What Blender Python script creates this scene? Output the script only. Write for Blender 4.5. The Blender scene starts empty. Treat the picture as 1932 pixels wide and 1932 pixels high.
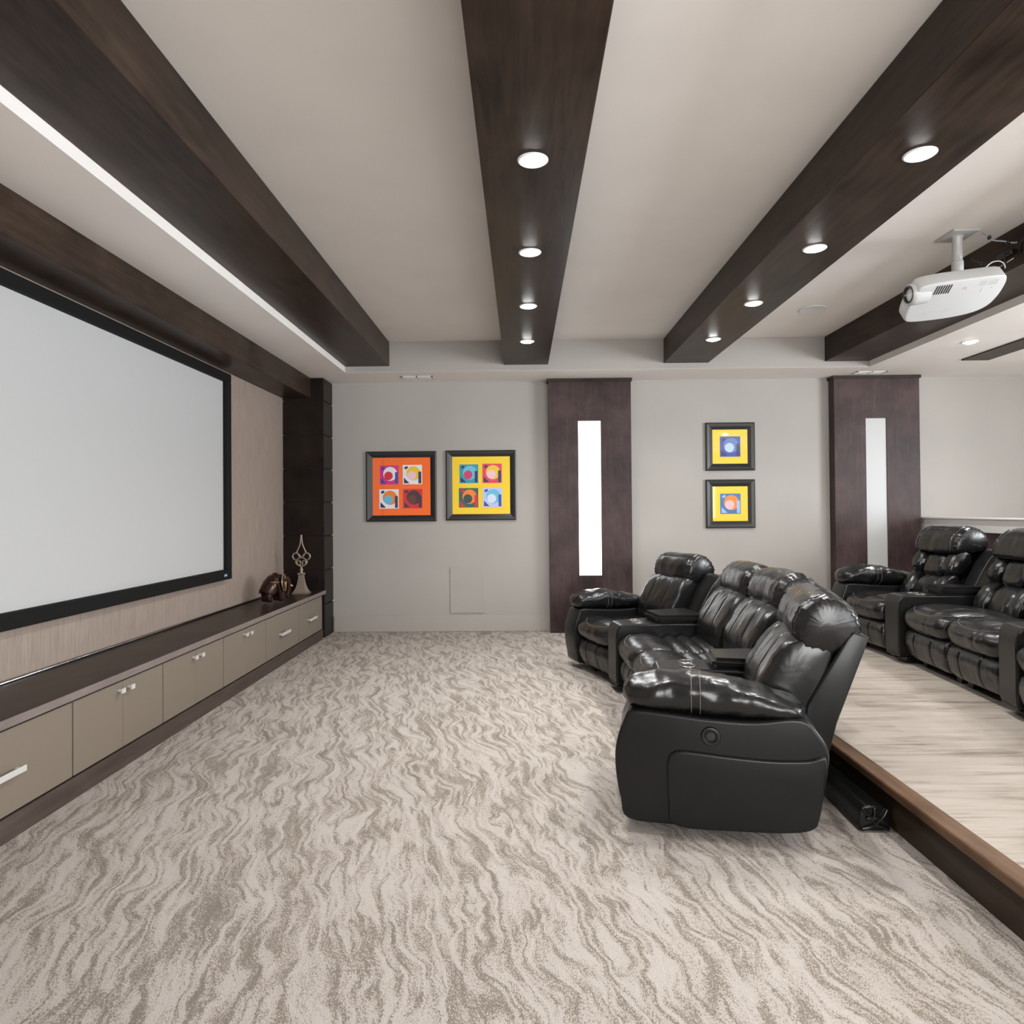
import bpy, bmesh, math, random
from mathutils import Vector, Matrix, noise, Euler
random.seed(7)
PI = math.pi
R = math.radians
scene = bpy.context.scene
col = scene.collection

# ------------------------------------------------------------------ camera
cam = bpy.data.cameras.new('camera')
cam.sensor_fit = 'HORIZONTAL'
cam.sensor_width = 36.0
cam.lens = 1290.0 / 1932.0 * 36.0
cam.shift_x = 0.0
cam.shift_y = -14.9 / 1932.0
cam.clip_start = 0.05
cam_ob = bpy.data.objects.new('camera', cam)
col.objects.link(cam_ob)
cam_ob.matrix_world = (Matrix.Translation((0, 0, 1.4)) @ Matrix.Rotation(0.0140, 4, 'Z')
                       @ Matrix.Rotation(PI / 2 + 0.0100, 4, 'X') @ Matrix.Rotation(-0.0081, 4, 'Z'))
scene.camera = cam_ob

# ------------------------------------------------------------------ colour, world, lights
scene.view_settings.view_transform = 'Standard'
scene.view_settings.look = 'None'
scene.view_settings.exposure = 0.82
scene.view_settings.gamma = 1.0
scene.view_settings.use_curve_mapping = False
scene.cycles.use_denoising = True
scene.cycles.max_bounces = 10
scene.cycles.diffuse_bounces = 6
scene.cycles.glossy_bounces = 4
scene.cycles.sample_clamp_indirect = 8.0
scene.cycles.caustics_reflective = False
scene.cycles.caustics_refractive = False

world = bpy.data.worlds.new('daylight')
scene.world = world
world.use_nodes = True
world.node_tree.nodes['Background'].inputs[0].default_value = (0.86, 0.93, 1.0, 1)
world.node_tree.nodes['Background'].inputs[1].default_value = 2.0

LAMP_W = 46.0      # power of each recessed lamp
DAY_W = 66.0      # base daylight power outside the unseen rear windows


def area(name, loc, rot, sx, sy, power, colr):
    l = bpy.data.lights.new(name, 'AREA')
    l.shape = 'RECTANGLE'
    l.size = sx
    l.size_y = sy
    l.energy = power
    l.color = colr
    o = bpy.data.objects.new(name, l)
    o.location = loc
    o.rotation_euler = rot
    col.objects.link(o)
    return o


# added daylight areas outside the unseen rear windows and right-hand opening, shining in
area('daylight', (1.1, -2.75, 1.65), (R(90), 0, 0), 2.4, 2.0, DAY_W * 1.6, (1.0, 0.98, 0.95))
area('daylight', (3.95, -2.75, 1.65), (R(90), 0, 0), 2.6, 2.0, DAY_W, (1.0, 0.99, 0.97))
area('daylight', (7.65, 2.2, 1.7), (0, R(90), 0), 2.0, 3.4, 350.0, (0.92, 0.96, 1.0))


# ------------------------------------------------------------------ materials
def mat(name, color=(0.5, 0.5, 0.5), rough=0.5, metal=0.0, spec=0.5, emis=None, estr=0.0, coat=0.0):
    m = bpy.data.materials.new(name)
    m.use_nodes = True
    b = m.node_tree.nodes['Principled BSDF']
    b.inputs['Base Color'].default_value = (*color, 1)
    b.inputs['Roughness'].default_value = rough
    b.inputs['Metallic'].default_value = metal
    b.inputs['Specular IOR Level'].default_value = spec
    b.inputs['Coat Weight'].default_value = coat
    if emis:
        b.inputs['Emission Color'].default_value = (*emis, 1)
        b.inputs['Emission Strength'].default_value = estr
    return m


class NT:
    """small wrapper to write node graphs tersely"""

    def __init__(self, m):
        self.t = m.node_tree
        self.b = m.node_tree.nodes['Principled BSDF']

    def n(self, kind, **kw):
        nd = self.t.nodes.new(kind)
        for k, v in kw.items():
            setattr(nd, k, v)
        return nd

    def l(self, a, b):
        self.t.links.new(a, b)

    def coords(self, scale=(1, 1, 1), rot=(0, 0, 0), kind='Object'):
        tc = self.n('ShaderNodeTexCoord')
        mp = self.n('ShaderNodeMapping')
        mp.inputs['Scale'].default_value = scale
        mp.inputs['Rotation'].default_value = rot
        self.l(tc.outputs[kind], mp.inputs['Vector'])
        return mp.outputs['Vector']

    def noise(self, vec, scale, detail=3, rough=0.5, dist=0.0):
        nd = self.n('ShaderNodeTexNoise')
        nd.inputs['Scale'].default_value = scale
        nd.inputs['Detail'].default_value = detail
        nd.inputs['Roughness'].default_value = rough
        nd.inputs['Distortion'].default_value = dist
        if vec is not None:
            self.l(vec, nd.inputs['Vector'])
        return nd.outputs['Fac']

    def math(self, op, a, b=None, c=None, clamp=False):
        nd = self.n('ShaderNodeMath', operation=op)
        nd.use_clamp = clamp
        for i, v in enumerate((a, b, c)):
            if v is None:
                continue
            if isinstance(v, (int, float)):
                nd.inputs[i].default_value = v
            else:
                self.l(v, nd.inputs[i])
        return nd.outputs[0]

    def ramp(self, fac, stops):
        nd = self.n('ShaderNodeValToRGB')
        el = nd.color_ramp.elements
        while len(el) < len(stops):
            el.new(0.5)
        for e, (p, c) in zip(el, stops):
            e.position = p
            e.color = (*c, 1)
        self.l(fac, nd.inputs[0])
        return nd.outputs['Color']

    def bump(self, h, strength=0.2, dist=0.01, prev=None):
        nd = self.n('ShaderNodeBump')
        nd.inputs['Strength'].default_value = strength
        nd.inputs['Distance'].default_value = dist
        self.l(h, nd.inputs['Height'])
        if prev is not None:
            self.l(prev, nd.inputs['Normal'])
        return nd.outputs['Normal']

    def color(self, c):
        self.l(c, self.b.inputs['Base Color'])

    def normal(self, c):
        self.l(c, self.b.inputs['Normal'])

    def rough(self, c):
        self.l(c, self.b.inputs['Roughness'])


def paint(name, c, rough=0.6):
    m = mat(name, c, rough, spec=0.3)
    t = NT(m)
    v = t.coords()
    f = t.noise(v, 1.6, 3)
    t.color(t.ramp(f, [(0.3, tuple(x * 0.965 for x in c)), (0.7, tuple(x * 1.03 for x in c))]))
    f2 = t.noise(v, 90, 2)
    t.normal(t.bump(f2, 0.08, 0.004))
    return m


def wood(name, dark, light, along='Y', rough=0.38, scale=3.0, coat=0.0):
    m = mat(name, dark, rough, coat=coat, spec=0.15)
    t = NT(m)
    s = {'Y': (9, 0.8, 9), 'Z': (9, 9, 0.8), 'X': (0.8, 9, 9)}[along]
    v = t.coords(tuple(k * scale / 3 for k in s))
    f = t.noise(v, 3.2, 6, 0.62, 0.5)
    v2 = t.coords()
    g = t.noise(v2, 2.3, 4, 0.6)
    wf = 0.30 if along == 'Z' else 0.5
    mixv = t.math('ADD', t.math('MULTIPLY', f, wf), t.math('MULTIPLY', g, 1 - wf))
    t.color(t.ramp(mixv, [(0.36, dark), (0.62, light)]))
    t.rough(t.math('ADD', t.math('MULTIPLY', g, 0.18), rough - 0.09))
    t.normal(t.bump(f, 0.06, 0.004))
    return m


M = {}
M['wall'] = paint('wall paint', (0.392, 0.370, 0.345))
M['ceil'] = paint('ceiling paint', (0.85, 0.815, 0.78), 0.7)
M['base'] = mat('baseboard paint', (0.40, 0.37, 0.335), 0.5)
M['white'] = mat('white paint', (0.72, 0.72, 0.71), 0.45)
M['beam'] = wood('dark stained beam wood', (0.016, 0.0095, 0.0065), (0.052, 0.034, 0.024), 'Y', 0.36)
M['beamx'] = wood('dark stained end wood', (0.017, 0.0115, 0.009), (0.05, 0.035, 0.027), 'X', 0.36)
M['panel'] = wood('dark stained panel wood', (0.028, 0.018, 0.019), (0.078, 0.052, 0.050), 'Z', 0.42)
M['column'] = wood('dark stained column wood', (0.007, 0.0048, 0.0042), (0.022, 0.015, 0.012), 'Z', 0.40)
M['worktop'] = wood('dark stained worktop wood', (0.017, 0.0105, 0.008), (0.046, 0.030, 0.021), 'Y', 0.33)
M['edge'] = wood('worktop edge wood', (0.17, 0.14, 0.13), (0.24, 0.20, 0.185), 'Y', 0.40)
M['plinth'] = wood('plinth wood', (0.055, 0.040, 0.034), (0.095, 0.072, 0.062), 'Y', 0.45)
M['door'] = mat('taupe laminate', (0.20, 0.165, 0.132), 0.42)
M['gap'] = mat('shadow gap black', (0.006, 0.005, 0.005), 0.8)
M['chrome'] = mat('satin chrome', (0.88, 0.88, 0.86), 0.3, 0.55)
M['blackmetal'] = mat('black felt frame', (0.008, 0.008, 0.008), 0.75, spec=0.2)
M['screen'] = mat('projection screen fabric', (0.505, 0.51, 0.515), 0.9, spec=0.1)
M['badge'] = mat('blue badge enamel', (0.05, 0.22, 0.45), 0.4)
M['badgew'] = mat('badge white', (0.8, 0.85, 0.9), 0.4)
M['lens'] = mat('lamp diffuser', (0.9, 0.9, 0.9), 0.4, emis=(1, 0.99, 0.97), estr=80.0)
M['trim'] = mat('white lamp trim', (0.85, 0.85, 0.84), 0.35)
M['shell'] = mat('white projector plastic', (0.47, 0.47, 0.465), 0.32)
M['print'] = mat('grey printed marking', (0.36, 0.36, 0.37), 0.5)
M['printred'] = mat('red printed marking', (0.5, 0.22, 0.2), 0.5)
M['blackpl'] = mat('black plastic', (0.01, 0.01, 0.011), 0.3)
M['glasslens'] = mat('lens glass', (0.05, 0.055, 0.06), 0.05, coat=1.0)
M['mframe'] = mat('matt black moulding', (0.018, 0.017, 0.017), 0.38)
M['thread'] = mat('pale stitching thread', (0.17, 0.17, 0.165), 0.6)
M['ring'] = mat('dark chrome ring', (0.35, 0.35, 0.35), 0.25, 1.0)
M['bronze'] = mat('antique bronze', (0.045, 0.022, 0.016), 0.22, 0.6)
M['gold'] = mat('worn gold', (0.55, 0.36, 0.20), 0.35, 0.9)
M['pewter'] = mat('aged pewter', (0.36, 0.30, 0.24), 0.42, 0.6)
M['glow'] = mat('bright frosted glass', (0.9, 0.9, 0.9), 0.3, emis=(1, 1, 1), estr=1.6)
M['frost'] = mat('pale frosted glass', (0.50, 0.51, 0.51), 0.5, spec=0.4)
M['yellowp'] = mat('yellow plug', (0.6, 0.65, 0.05), 0.4)
M['bluep'] = mat('blue plug', (0.02, 0.10, 0.5), 0.4)
M['greyc'] = mat('grey cable sheath', (0.25, 0.25, 0.27), 0.5)
M['floor2'] = mat('dark base board', (0.02, 0.015, 0.012), 0.5)


def leather(name, c=0.008, rough=0.30, wr=1.0, streak=(1, 1, 1), spec=0.5, coat=0.0):
    m = mat(name, (c, c, c * 1.02), rough, spec=spec, coat=coat)
    m.node_tree.nodes['Principled BSDF'].inputs['Coat Roughness'].default_value = 0.22
    t = NT(m)
    v = t.coords()
    vs = t.coords(streak)
    a = t.noise(vs, 9, 3, 0.5, 0.6)
    b = t.noise(v, 300, 2, 0.5)
    g = t.noise(v, 7, 3)
    nrm = t.bump(a, 0.22 * wr, 0.012)
    nrm = t.bump(b, 0.05, 0.001, nrm)
    t.normal(nrm)
    t.rough(t.math('ADD', t.math('MULTIPLY', g, 0.14), rough - 0.07))
    return m


M['leather'] = leather('black soft leather', 0.008, 0.26, 0.7, (3.0, 1, 0.8), 0.45, 0.1)
M['leatherw'] = leather('black creased leather', 0.008, 0.25, 1.2, (3.2, 0.9, 0.8), 0.45, 0.1)
M['vinyl'] = leather('black smooth vinyl', 0.009, 0.34, 0.06, (1, 1, 1), 0.18, 0.22)
M['satin'] = mat('black satin wrap', (0.008, 0.008, 0.008), 0.22)


def carpet():
    m = mat('streaked pattern carpet', (0.6, 0.55, 0.5), 0.95, spec=0.1)
    t = NT(m)
    v = t.coords((1, 1, 1))
    wn = t.n('ShaderNodeTexNoise')
    wn.inputs['Scale'].default_value = 2.2
    wn.inputs['Detail'].default_value = 3
    wn.inputs['Roughness'].default_value = 0.5
    t.l(v, wn.inputs['Vector'])
    sub = t.n('ShaderNodeVectorMath', operation='SUBTRACT')
    t.l(wn.outputs['Color'], sub.inputs[0])
    sub.inputs[1].default_value = (0.5, 0.5, 0.5)
    scl = t.n('ShaderNodeVectorMath', operation='MULTIPLY')
    t.l(sub.outputs[0], scl.inputs[0])
    scl.inputs[1].default_value = (0.30, 0.22, 0)
    add = t.n('ShaderNodeVectorMath', operation='ADD')
    t.l(v, add.inputs[0])
    t.l(scl.outputs[0], add.inputs[1])
    # streaks run down the room, leaning slightly
    rot = t.n('ShaderNodeMapping')
    rot.inputs['Rotation'].default_value = (0, 0, R(-14))
    t.l(add.outputs[0], rot.inputs['Vector'])
    mp = t.n('ShaderNodeMapping')
    mp.inputs['Scale'].default_value = (7.0, 1.0, 1)
    t.l(rot.outputs[0], mp.inputs['Vector'])
    f = t.noise(mp.outputs[0], 1.5, 2.5, 0.5, 0.10)
    wave = t.math('SINE', t.math('MULTIPLY', f, 36.0))
    mpb = t.n('ShaderNodeMapping')
    mpb.inputs['Scale'].default_value = (11.0, 1.6, 1)
    mpb.inputs['Location'].default_value = (3.3, 1.7, 0)
    t.l(rot.outputs[0], mpb.inputs['Vector'])
    g = t.noise(mpb.outputs[0], 1.6, 3, 0.55, 0.2)
    # thin darker contour lines along the streaks
    ln = t.math('ABSOLUTE', t.math('SINE', t.math('MULTIPLY', g, 19.0)))
    ln = t.math('SUBTRACT', 1.0, t.math('MULTIPLY', ln, 3.2), clamp=True)
    sp = t.n('ShaderNodeMapping')
    sp.inputs['Scale'].default_value = (1.0, 0.6, 1)
    sp.inputs['Rotation'].default_value = (0, 0, R(20))
    t.l(v, sp.inputs['Vector'])
    s1 = t.noise(sp.outputs[0], 215, 2, 0.6)
    s2 = t.noise(v, 60, 2, 0.6)
    tot = t.math('ADD', t.math('MULTIPLY', wave, 0.20), t.math('MULTIPLY', t.math('SUBTRACT', s1, 0.5), 1.9))
    tot = t.math('ADD', tot, t.math('MULTIPLY', t.math('SUBTRACT', g, 0.5), 1.3))
    tot = t.math('ADD', tot, t.math('MULTIPLY', t.math('SUBTRACT', s2, 0.5), 0.6))
    tot = t.math('SUBTRACT', tot, t.math('MULTIPLY', ln, 0.30))
    tot = t.math('ADD', tot, 0.52)
    t.color(t.ramp(tot, [(0.10, (0.215, 0.186, 0.158)), (0.32, (0.285, 0.25, 0.218)), (0.44, (0.395, 0.353, 0.315)), (0.58, (0.445, 0.403, 0.368)), (0.95, (0.48, 0.443, 0.415))]))
    t.normal(t.bump(s1, 0.5, 0.006))
    return m


def planks():
    m = mat('pale oak planks', (0.6, 0.5, 0.4), 0.45)
    t = NT(m)
    v = t.coords()
    br = t.n('ShaderNodeTexBrick')
    br.offset = 0.37
    br.inputs['Scale'].default_value = 1.0
    br.inputs['Brick Width'].default_value = 1.25
    br.inputs['Row Height'].default_value = 0.185
    br.inputs['Mortar Size'].default_value = 0.0012
    br.inputs['Mortar Smooth'].default_value = 0.0
    br.inputs['Color1'].default_value = (0.0, 0, 0, 1)
    br.inputs['Color2'].default_value = (1, 1, 1, 1)
    br.inputs['Mortar'].default_value = (0.3, 0.3, 0.3, 1)
    t.l(v, br.inputs['Vector'])
    mp = t.n('ShaderNodeMapping')
    mp.inputs['Scale'].default_value = (1.1, 14, 1)
    t.l(v, mp.inputs['Vector'])
    f = t.noise(mp.outputs[0], 2.4, 6, 0.62, 0.6)
    mp2 = t.n('ShaderNodeMapping')
    mp2.inputs['Scale'].default_value = (2.0, 6, 1)
    t.l(v, mp2.inputs['Vector'])
    g = t.noise(mp2.outputs[0], 1.3, 3, 0.5)
    sep = t.n('ShaderNodeSeparateColor')
    t.l(br.outputs['Color'], sep.inputs[0])
    tot = t.math('ADD', t.math('MULTIPLY', f, 0.75), t.math('MULTIPLY', g, 0.35))
    tot = t.math('ADD', tot, t.math('MULTIPLY', sep.outputs[0], 0.10))
    t.color(t.ramp(tot, [(0.42, (0.185, 0.152, 0.124)), (0.50, (0.285, 0.243, 0.203)), (0.60, (0.375, 0.328, 0.282)), (0.8, (0.43, 0.385, 0.345))]))
    t.normal(t.bump(f, 0.10, 0.003))
    return m


def grasscloth():
    m = mat('woven taupe wallpaper', (0.3, 0.26, 0.22), 0.8, spec=0.2)
    t = NT(m)
    v = t.coords((1, 34, 1.2))
    f = t.noise(v, 3.0, 5, 0.6)
    v2 = t.coords((1, 90, 5))
    g = t.noise(v2, 2.0, 3, 0.6)
    tot = t.math('ADD', t.math('MULTIPLY', f, 0.65), t.math('MULTIPLY', g, 0.35))
    t.color(t.ramp(tot, [(0.3, (0.255, 0.20, 0.165)), (0.7, (0.43, 0.355, 0.31))]))
    t.normal(t.bump(g, 0.2, 0.003))
    return m


M['carpet'] = carpet()
M['planks'] = planks()
M['grass'] = grasscloth()
M['nosing'] = wood('walnut nosing', (0.07, 0.038, 0.022), (0.17, 0.10, 0.06), 'Y', 0.34)
M['riser'] = wood('dark riser wood', (0.028, 0.019, 0.013), (0.055, 0.038, 0.028), 'Y', 0.42)


# ------------------------------------------------------------------ mesh helpers
def obj(name, bm, mats, parent=None, smooth=False, sharp=None):
    me = bpy.data.meshes.new(name)
    bmesh.ops.recalc_face_normals(bm, faces=bm.faces)
    bm.to_mesh(me)
    bm.free()
    if not isinstance(mats, (list, tuple)):
        mats = [mats]
    for m_ in mats:
        me.materials.append(M[m_] if isinstance(m_, str) else m_)
    if smooth:
        me.shade_smooth()
        if sharp:
            me.set_sharp_from_angle(angle=R(sharp))
    o = bpy.data.objects.new(name, me)
    col.objects.link(o)
    if parent is not None:
        o.parent = parent
    return o


def tag(o, label, cat, group=None):
    o['label'] = label
    o['category'] = cat
    if group:
        o['group'] = group
    return o


def thing(name, label, cat, loc=(0, 0, 0), rz=0.0, group=None):
    o = bpy.data.objects.new(name, None)
    o.empty_display_size = 0.1
    col.objects.link(o)
    o.location = loc
    o.rotation_euler = (0, 0, rz)
    return tag(o, label, cat, group)


def struct(name, bm, mats, **k):
    o = obj(name, bm, mats, **k)
    o['kind'] = 'structure'
    return o


def B():
    return bmesh.new()


def box(bm, x0, x1, y0, y1, z0, z1, bev=0.0, seg=2, mi=0, mtx=None):
    n = B()
    bmesh.ops.create_cube(n, size=1.0)
    for v in n.verts:
        v.co = Vector(((x0 + x1) / 2 + v.co.x * (x1 - x0), (y0 + y1) / 2 + v.co.y * (y1 - y0), (z0 + z1) / 2 + v.co.z * (z1 - z0)))
    if bev > 0:
        bmesh.ops.bevel(n, geom=list(n.edges), offset=bev, segments=seg, affect='EDGES', profile=0.5)
    merge(bm, n, mi, mtx)
    return bm


def merge(bm, n, mi=0, mtx=None):
    if mtx is not None:
        bmesh.ops.transform(n, matrix=mtx, verts=n.verts)
    for f in n.faces:
        if mi:
            f.material_index = mi
    me = bpy.data.meshes.new('tmp')
    n.to_mesh(me)
    n.free()
    bm.from_mesh(me)
    bpy.data.meshes.remove(me)


def prism(bm, pts, a0, a1, axis='X', bev=0.0, seg=3, mi=0, mtx=None):
    """closed 2-D outline extruded along an axis; pts are (y,z) for X, (x,z) for Y, (x,y) for Z"""
    n = B()

    def P(p, a):
        return {'X': (a, p[0], p[1]), 'Y': (p[0], a, p[1]), 'Z': (p[0], p[1], a)}[axis]
    v0 = [n.verts.new(P(p, a0)) for p in pts]
    v1 = [n.verts.new(P(p, a1)) for p in pts]
    n.faces.new(v0)
    n.faces.new(list(reversed(v1)))
    k = len(pts)
    for i in range(k):
        n.faces.new((v0[i], v1[i], v1[(i + 1) % k], v0[(i + 1) % k]))
    bmesh.ops.recalc_face_normals(n, faces=n.faces)
    if bev > 0:
        cap = [e for e in n.edges if (e.verts[0] in v0) == (e.verts[1] in v0)]
        bmesh.ops.bevel(n, geom=cap, offset=bev, segments=seg, affect='EDGES', profile=0.5)
    merge(bm, n, mi, mtx)
    return bm


def smoothloop(pts, n=48, closed=True):
    """Catmull-Rom through the points"""
    k = len(pts)
    out = []
    segs = k if closed else k - 1
    per = max(2, n // segs)
    for i in range(segs):
        if closed:
            p0, p1, p2, p3 = (Vector(pts[(i + j - 1) % k]) for j in range(4))
        else:
            p0 = Vector(pts[max(i - 1, 0)])
            p1 = Vector(pts[i])
            p2 = Vector(pts[i + 1])
            p3 = Vector(pts[min(i + 2, k - 1)])
        for j in range(per):
            t = j / per
            out.append(0.5 * ((2 * p1) + (-p0 + p2) * t + (2 * p0 - 5 * p1 + 4 * p2 - p3) * t * t + (-p0 + 3 * p1 - 3 * p2 + p3) * t ** 3))
    if not closed:
        out.append(Vector(pts[-1]))
    return out


def tube(bm, path, r, seg=8, mi=0, caps=True):
    n = B()
    path = [Vector(p) for p in path]
    rings = []
    prev = None
    for i, p in enumerate(path):
        d = (path[min(i + 1, len(path) - 1)] - path[max(i - 1, 0)])
        if d.length < 1e-9:
            d = Vector((0, 0, 1))
        d.normalize()
        if prev is None:
            a = Vector((0, 0, 1)) if abs(d.z) < 0.9 else Vector((1, 0, 0))
            u = d.cross(a).normalized()
        else:
            u = (prev - d * prev.dot(d)).normalized()
        prev = u
        w = d.cross(u)
        rr = r(i / (len(path) - 1)) if callable(r) else r
        rings.append([n.verts.new(p + (u * math.cos(2 * PI * k / seg) + w * math.sin(2 * PI * k / seg)) * rr) for k in range(seg)])
    for a, b in zip(rings, rings[1:]):
        for k in range(seg):
            n.faces.new((a[k], a[(k + 1) % seg], b[(k + 1) % seg], b[k]))
    if caps:
        n.faces.new(rings[0])
        n.faces.new(list(reversed(rings[-1])))
    bmesh.ops.recalc_face_normals(n, faces=n.faces)
    merge(bm, n, mi)
    return bm


def lathe(bm, prof, c=(0, 0, 0), seg=32, mi=0, mtx=None):
    """profile of (r,z) turned about Z"""
    n = B()
    rings = []
    for r, z in prof:
        if r < 1e-6:
            rings.append([n.verts.new((c[0], c[1], c[2] + z))])
        else:
            rings.append([n.verts.new((c[0] + r * math.cos(2 * PI * k / seg), c[1] + r * math.sin(2 * PI * k / seg), c[2] + z)) for k in range(seg)])
    for a, b in zip(rings, rings[1:]):
        for k in range(seg):
            k2 = (k + 1) % seg
            if len(a) == 1 and len(b) == 1:
                continue
            if len(a) == 1:
                n.faces.new((a[0], b[k], b[k2]))
            elif len(b) == 1:
                n.faces.new((a[k], a[k2], b[0]))
            else:
                n.faces.new((a[k], a[k2], b[k2], b[k]))
    bmesh.ops.recalc_face_normals(n, faces=n.faces)
    merge(bm, n, mi, mtx)
    return bm


def pillow(bm, prof, x0, x1, puff=5.0, endk=0.72, seams=(), seamd=0.012, seamw=0.018, wr=0.004, wscale=9.0,
           n=56, st=44, seed=0.0, threads=(), lines=(), cx=None, belly=0.0, gather=0.0, shear=None, mi=0):
    """A padded cushion: closed outline prof in (y,z) swept along x from x0 to x1, fuller in the middle and
    drawn in towards both ends; seams are stations in -1..1 where the cover is stitched down."""
    nb = B()
    pr = smoothloop([(0, a, b) for a, b in prof], n)
    cy = sum(p.y for p in pr) / len(pr)
    cz = sum(p.z for p in pr) / len(pr)
    if cx:
        cy, cz = cx
    L = len(pr)
    us = sorted(set([round(-1 + 2 * i / st, 4) for i in range(st + 1)] + [round(s + d, 4) for s in seams for d in (-0.06, -0.04, -0.02, 0, 0.02, 0.04, 0.06)]
                    + [-0.985, -0.96, 0.985, 0.96]))
    us = [u for u in us if -1 <= u <= 1]
    hw = (x1 - x0) / 2 - 0.014
    mx = (x0 + x1) / 2
    rings = []
    for u in us:
        k = endk + (1 - endk) * (1 - abs(u) ** puff) ** 0.5
        k *= 1 - belly * u * u
        sd = 0.0
        for s in seams:
            q = (u - s) * hw / seamw
            sd += math.exp(-q * q)
        ring = []
        for p in pr:
            d = Vector((0, p.y - cy, p.z - cz))
            ln = d.length
            q = Vector((mx + u * hw, cy, cz)) + d * k
            dn = d / max(ln, 1e-6)
            w = noise.noise(Vector((q.x * wscale + seed, q.y * wscale * 0.9 + seed, q.z * wscale * 0.9))) * wr
            w += noise.noise(Vector((q.x * wscale * 2.7 + seed, q.y * wscale * 2.1, q.z * wscale * 2.1 + seed))) * wr * 0.45
            if gather:
                e = max(0.0, (abs(u) - 0.62) / 0.38)
                ang = math.atan2(d.z, d.y)
                w += gather * e * math.sin(ang * 26 + 3 * noise.noise(Vector((ang * 2, u * 3, seed))))
            q += dn * (w - min(seamd, seamd * sd))
            if shear:
                q = shear(q)
            ring.append(nb.verts.new(q))
        rings.append(ring)
    for a, b in zip(rings, rings[1:]):
        for i in range(L):
            j = (i + 1) % L
            nb.faces.new((a[i], a[j], b[j], b[i]))
    for ring, sg in ((rings[0], -1), (rings[-1], 1)):
        c = sum((v.co for v in ring), Vector()) / L
        inner = [nb.verts.new(c + (v.co - c) * 0.72 + Vector((sg * 0.010, 0, 0))) for v in ring]
        cen = nb.verts.new(c + Vector((sg * 0.014, 0, 0)))
        for i in range(L):
            j = (i + 1) % L
            nb.faces.new((ring[i], ring[j], inner[j], inner[i]))
            nb.faces.new((inner[i], inner[j], cen))
    tl = []
    for f0, f1 in lines:
        pth = []
        for u, ring in zip(us, rings):
            if abs(u) > 0.93:
                continue
            q_ = (f0 + f1 * u * u) * L
            i_ = int(q_)
            co = ring[i_].co.lerp(ring[(i_ + 1) % L].co, q_ - i_)
            c = sum((v.co for v in ring), Vector()) / L
            pth.append(co + (co - c).normalized() * 0.0010)
        tl.append(pth)
    lines = tl
    for tu, a0, a1 in threads:
        best = min(range(len(us)), key=lambda i_: abs(us[i_] - tu))
        ring = rings[best]
        i0, i1 = int(a0 * L), int(a1 * L)
        c = sum((v.co for v in ring), Vector()) / L
        pth = []
        for i in range(i0, i1 + 1):
            co = ring[i % L].co
            pth.append(co + (co - c).normalized() * 0.0012)
        lines.append(pth)
    merge(bm, nb, mi)
    for pth in lines:
        tube(bm, pth, 0.0013, 5, mi=1)
    return bm


def copy_thing(root):
    r = root.copy()
    col.objects.link(r)
    for ch in list(root.children):
        c = ch.copy()
        c.parent = r
        col.objects.link(c)
        for g in list(ch.children):
            d = g.copy()
            d.parent = c
            col.objects.link(d)
    return r


# ------------------------------------------------------------------ the room
XL, XR, YB, YF = -2.675, 7.4, -2.45, 7.98
ZS, ZB, ZC = 2.913, 2.975, 3.24      # soffit, underside of beams, tray ceiling
YS = 7.36                            # face of the far soffit
bm = B(); box(bm, XL - 0.1, 1.61, YB, YF + 0.1, -0.1, 0.0)
struct('floor', bm, 'carpet')
# raised platform floor
ZP = 0.20
bm = B(); box(bm, 1.655, XR, YB, YF + 0.05, 0.0, ZP)
struct('floor_platform', bm, 'planks')
bm = B(); box(bm, 1.606, 1.655, YB, YF, 0.0, ZP - 0.038)
struct('trim_1', bm, 'riser')
bm = B(); box(bm, 1.567, 1.655, YB, YF, ZP - 0.038, ZP + 0.004, 0.010, 3)
struct('trim_2', bm, 'nosing')
# walls
bm = B(); box(bm, XL - 0.12, XR + 0.12, YF, YF + 0.12, 0, ZC + 0.1)
struct('wall_far', bm, 'wall')
bm = B(); box(bm, XL - 0.12, XL, YB, YF, 0, ZC + 0.1)
struct('wall_left', bm, 'grass')
bm = B()
# unseen right wall, with a wide opening added to let daylight in
box(bm, XR, XR + 0.12, YB, 0.5, 0, ZC + 0.1); box(bm, XR, XR + 0.12, 3.9, YF, 0, ZC + 0.1)
box(bm, XR, XR + 0.12, 0.5, 3.9, 0, 0.7); box(bm, XR, XR + 0.12, 0.5, 3.9, 2.7, ZC + 0.1)
struct('wall_right', bm, 'wall')
bm = B()
for a, b in ((XL, -0.1), (2.3, 2.65), (5.25, XR)):
    box(bm, a, b, YB - 0.12, YB, 0, ZC + 0.1)
for a, b in ((-0.1, 2.3), (2.65, 5.25)):
    box(bm, a, b, YB - 0.12, YB, 0, 0.65); box(bm, a, b, YB - 0.12, YB, 2.65, ZC + 0.1)
struct('wall_back', bm, 'wall')


def unseen_window(i, cx, cy, w, h, z0, axis):
    bm = B()
    t = 0.03
    def bx(a0, a1, c0, c1):
        if axis == 'X':
            box(bm, cx + a0, cx + a1, cy - 0.03, cy + 0.03, c0, c1)
        else:
            box(bm, cx - 0.03, cx + 0.03, cy + a0, cy + a1, c0, c1)
    bx(-w / 2, w / 2, z0, z0 + 0.05); bx(-w / 2, w / 2, z0 + h - 0.05, z0 + h)
    for k in (-1, -0.333, 0.333, 1):
        c = k * (w / 2 - 0.03)
        bx(c - 0.03, c + 0.03, z0 + 0.05, z0 + h - 0.05)
    return struct('unseen_window_%d' % i, bm, 'white')


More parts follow.
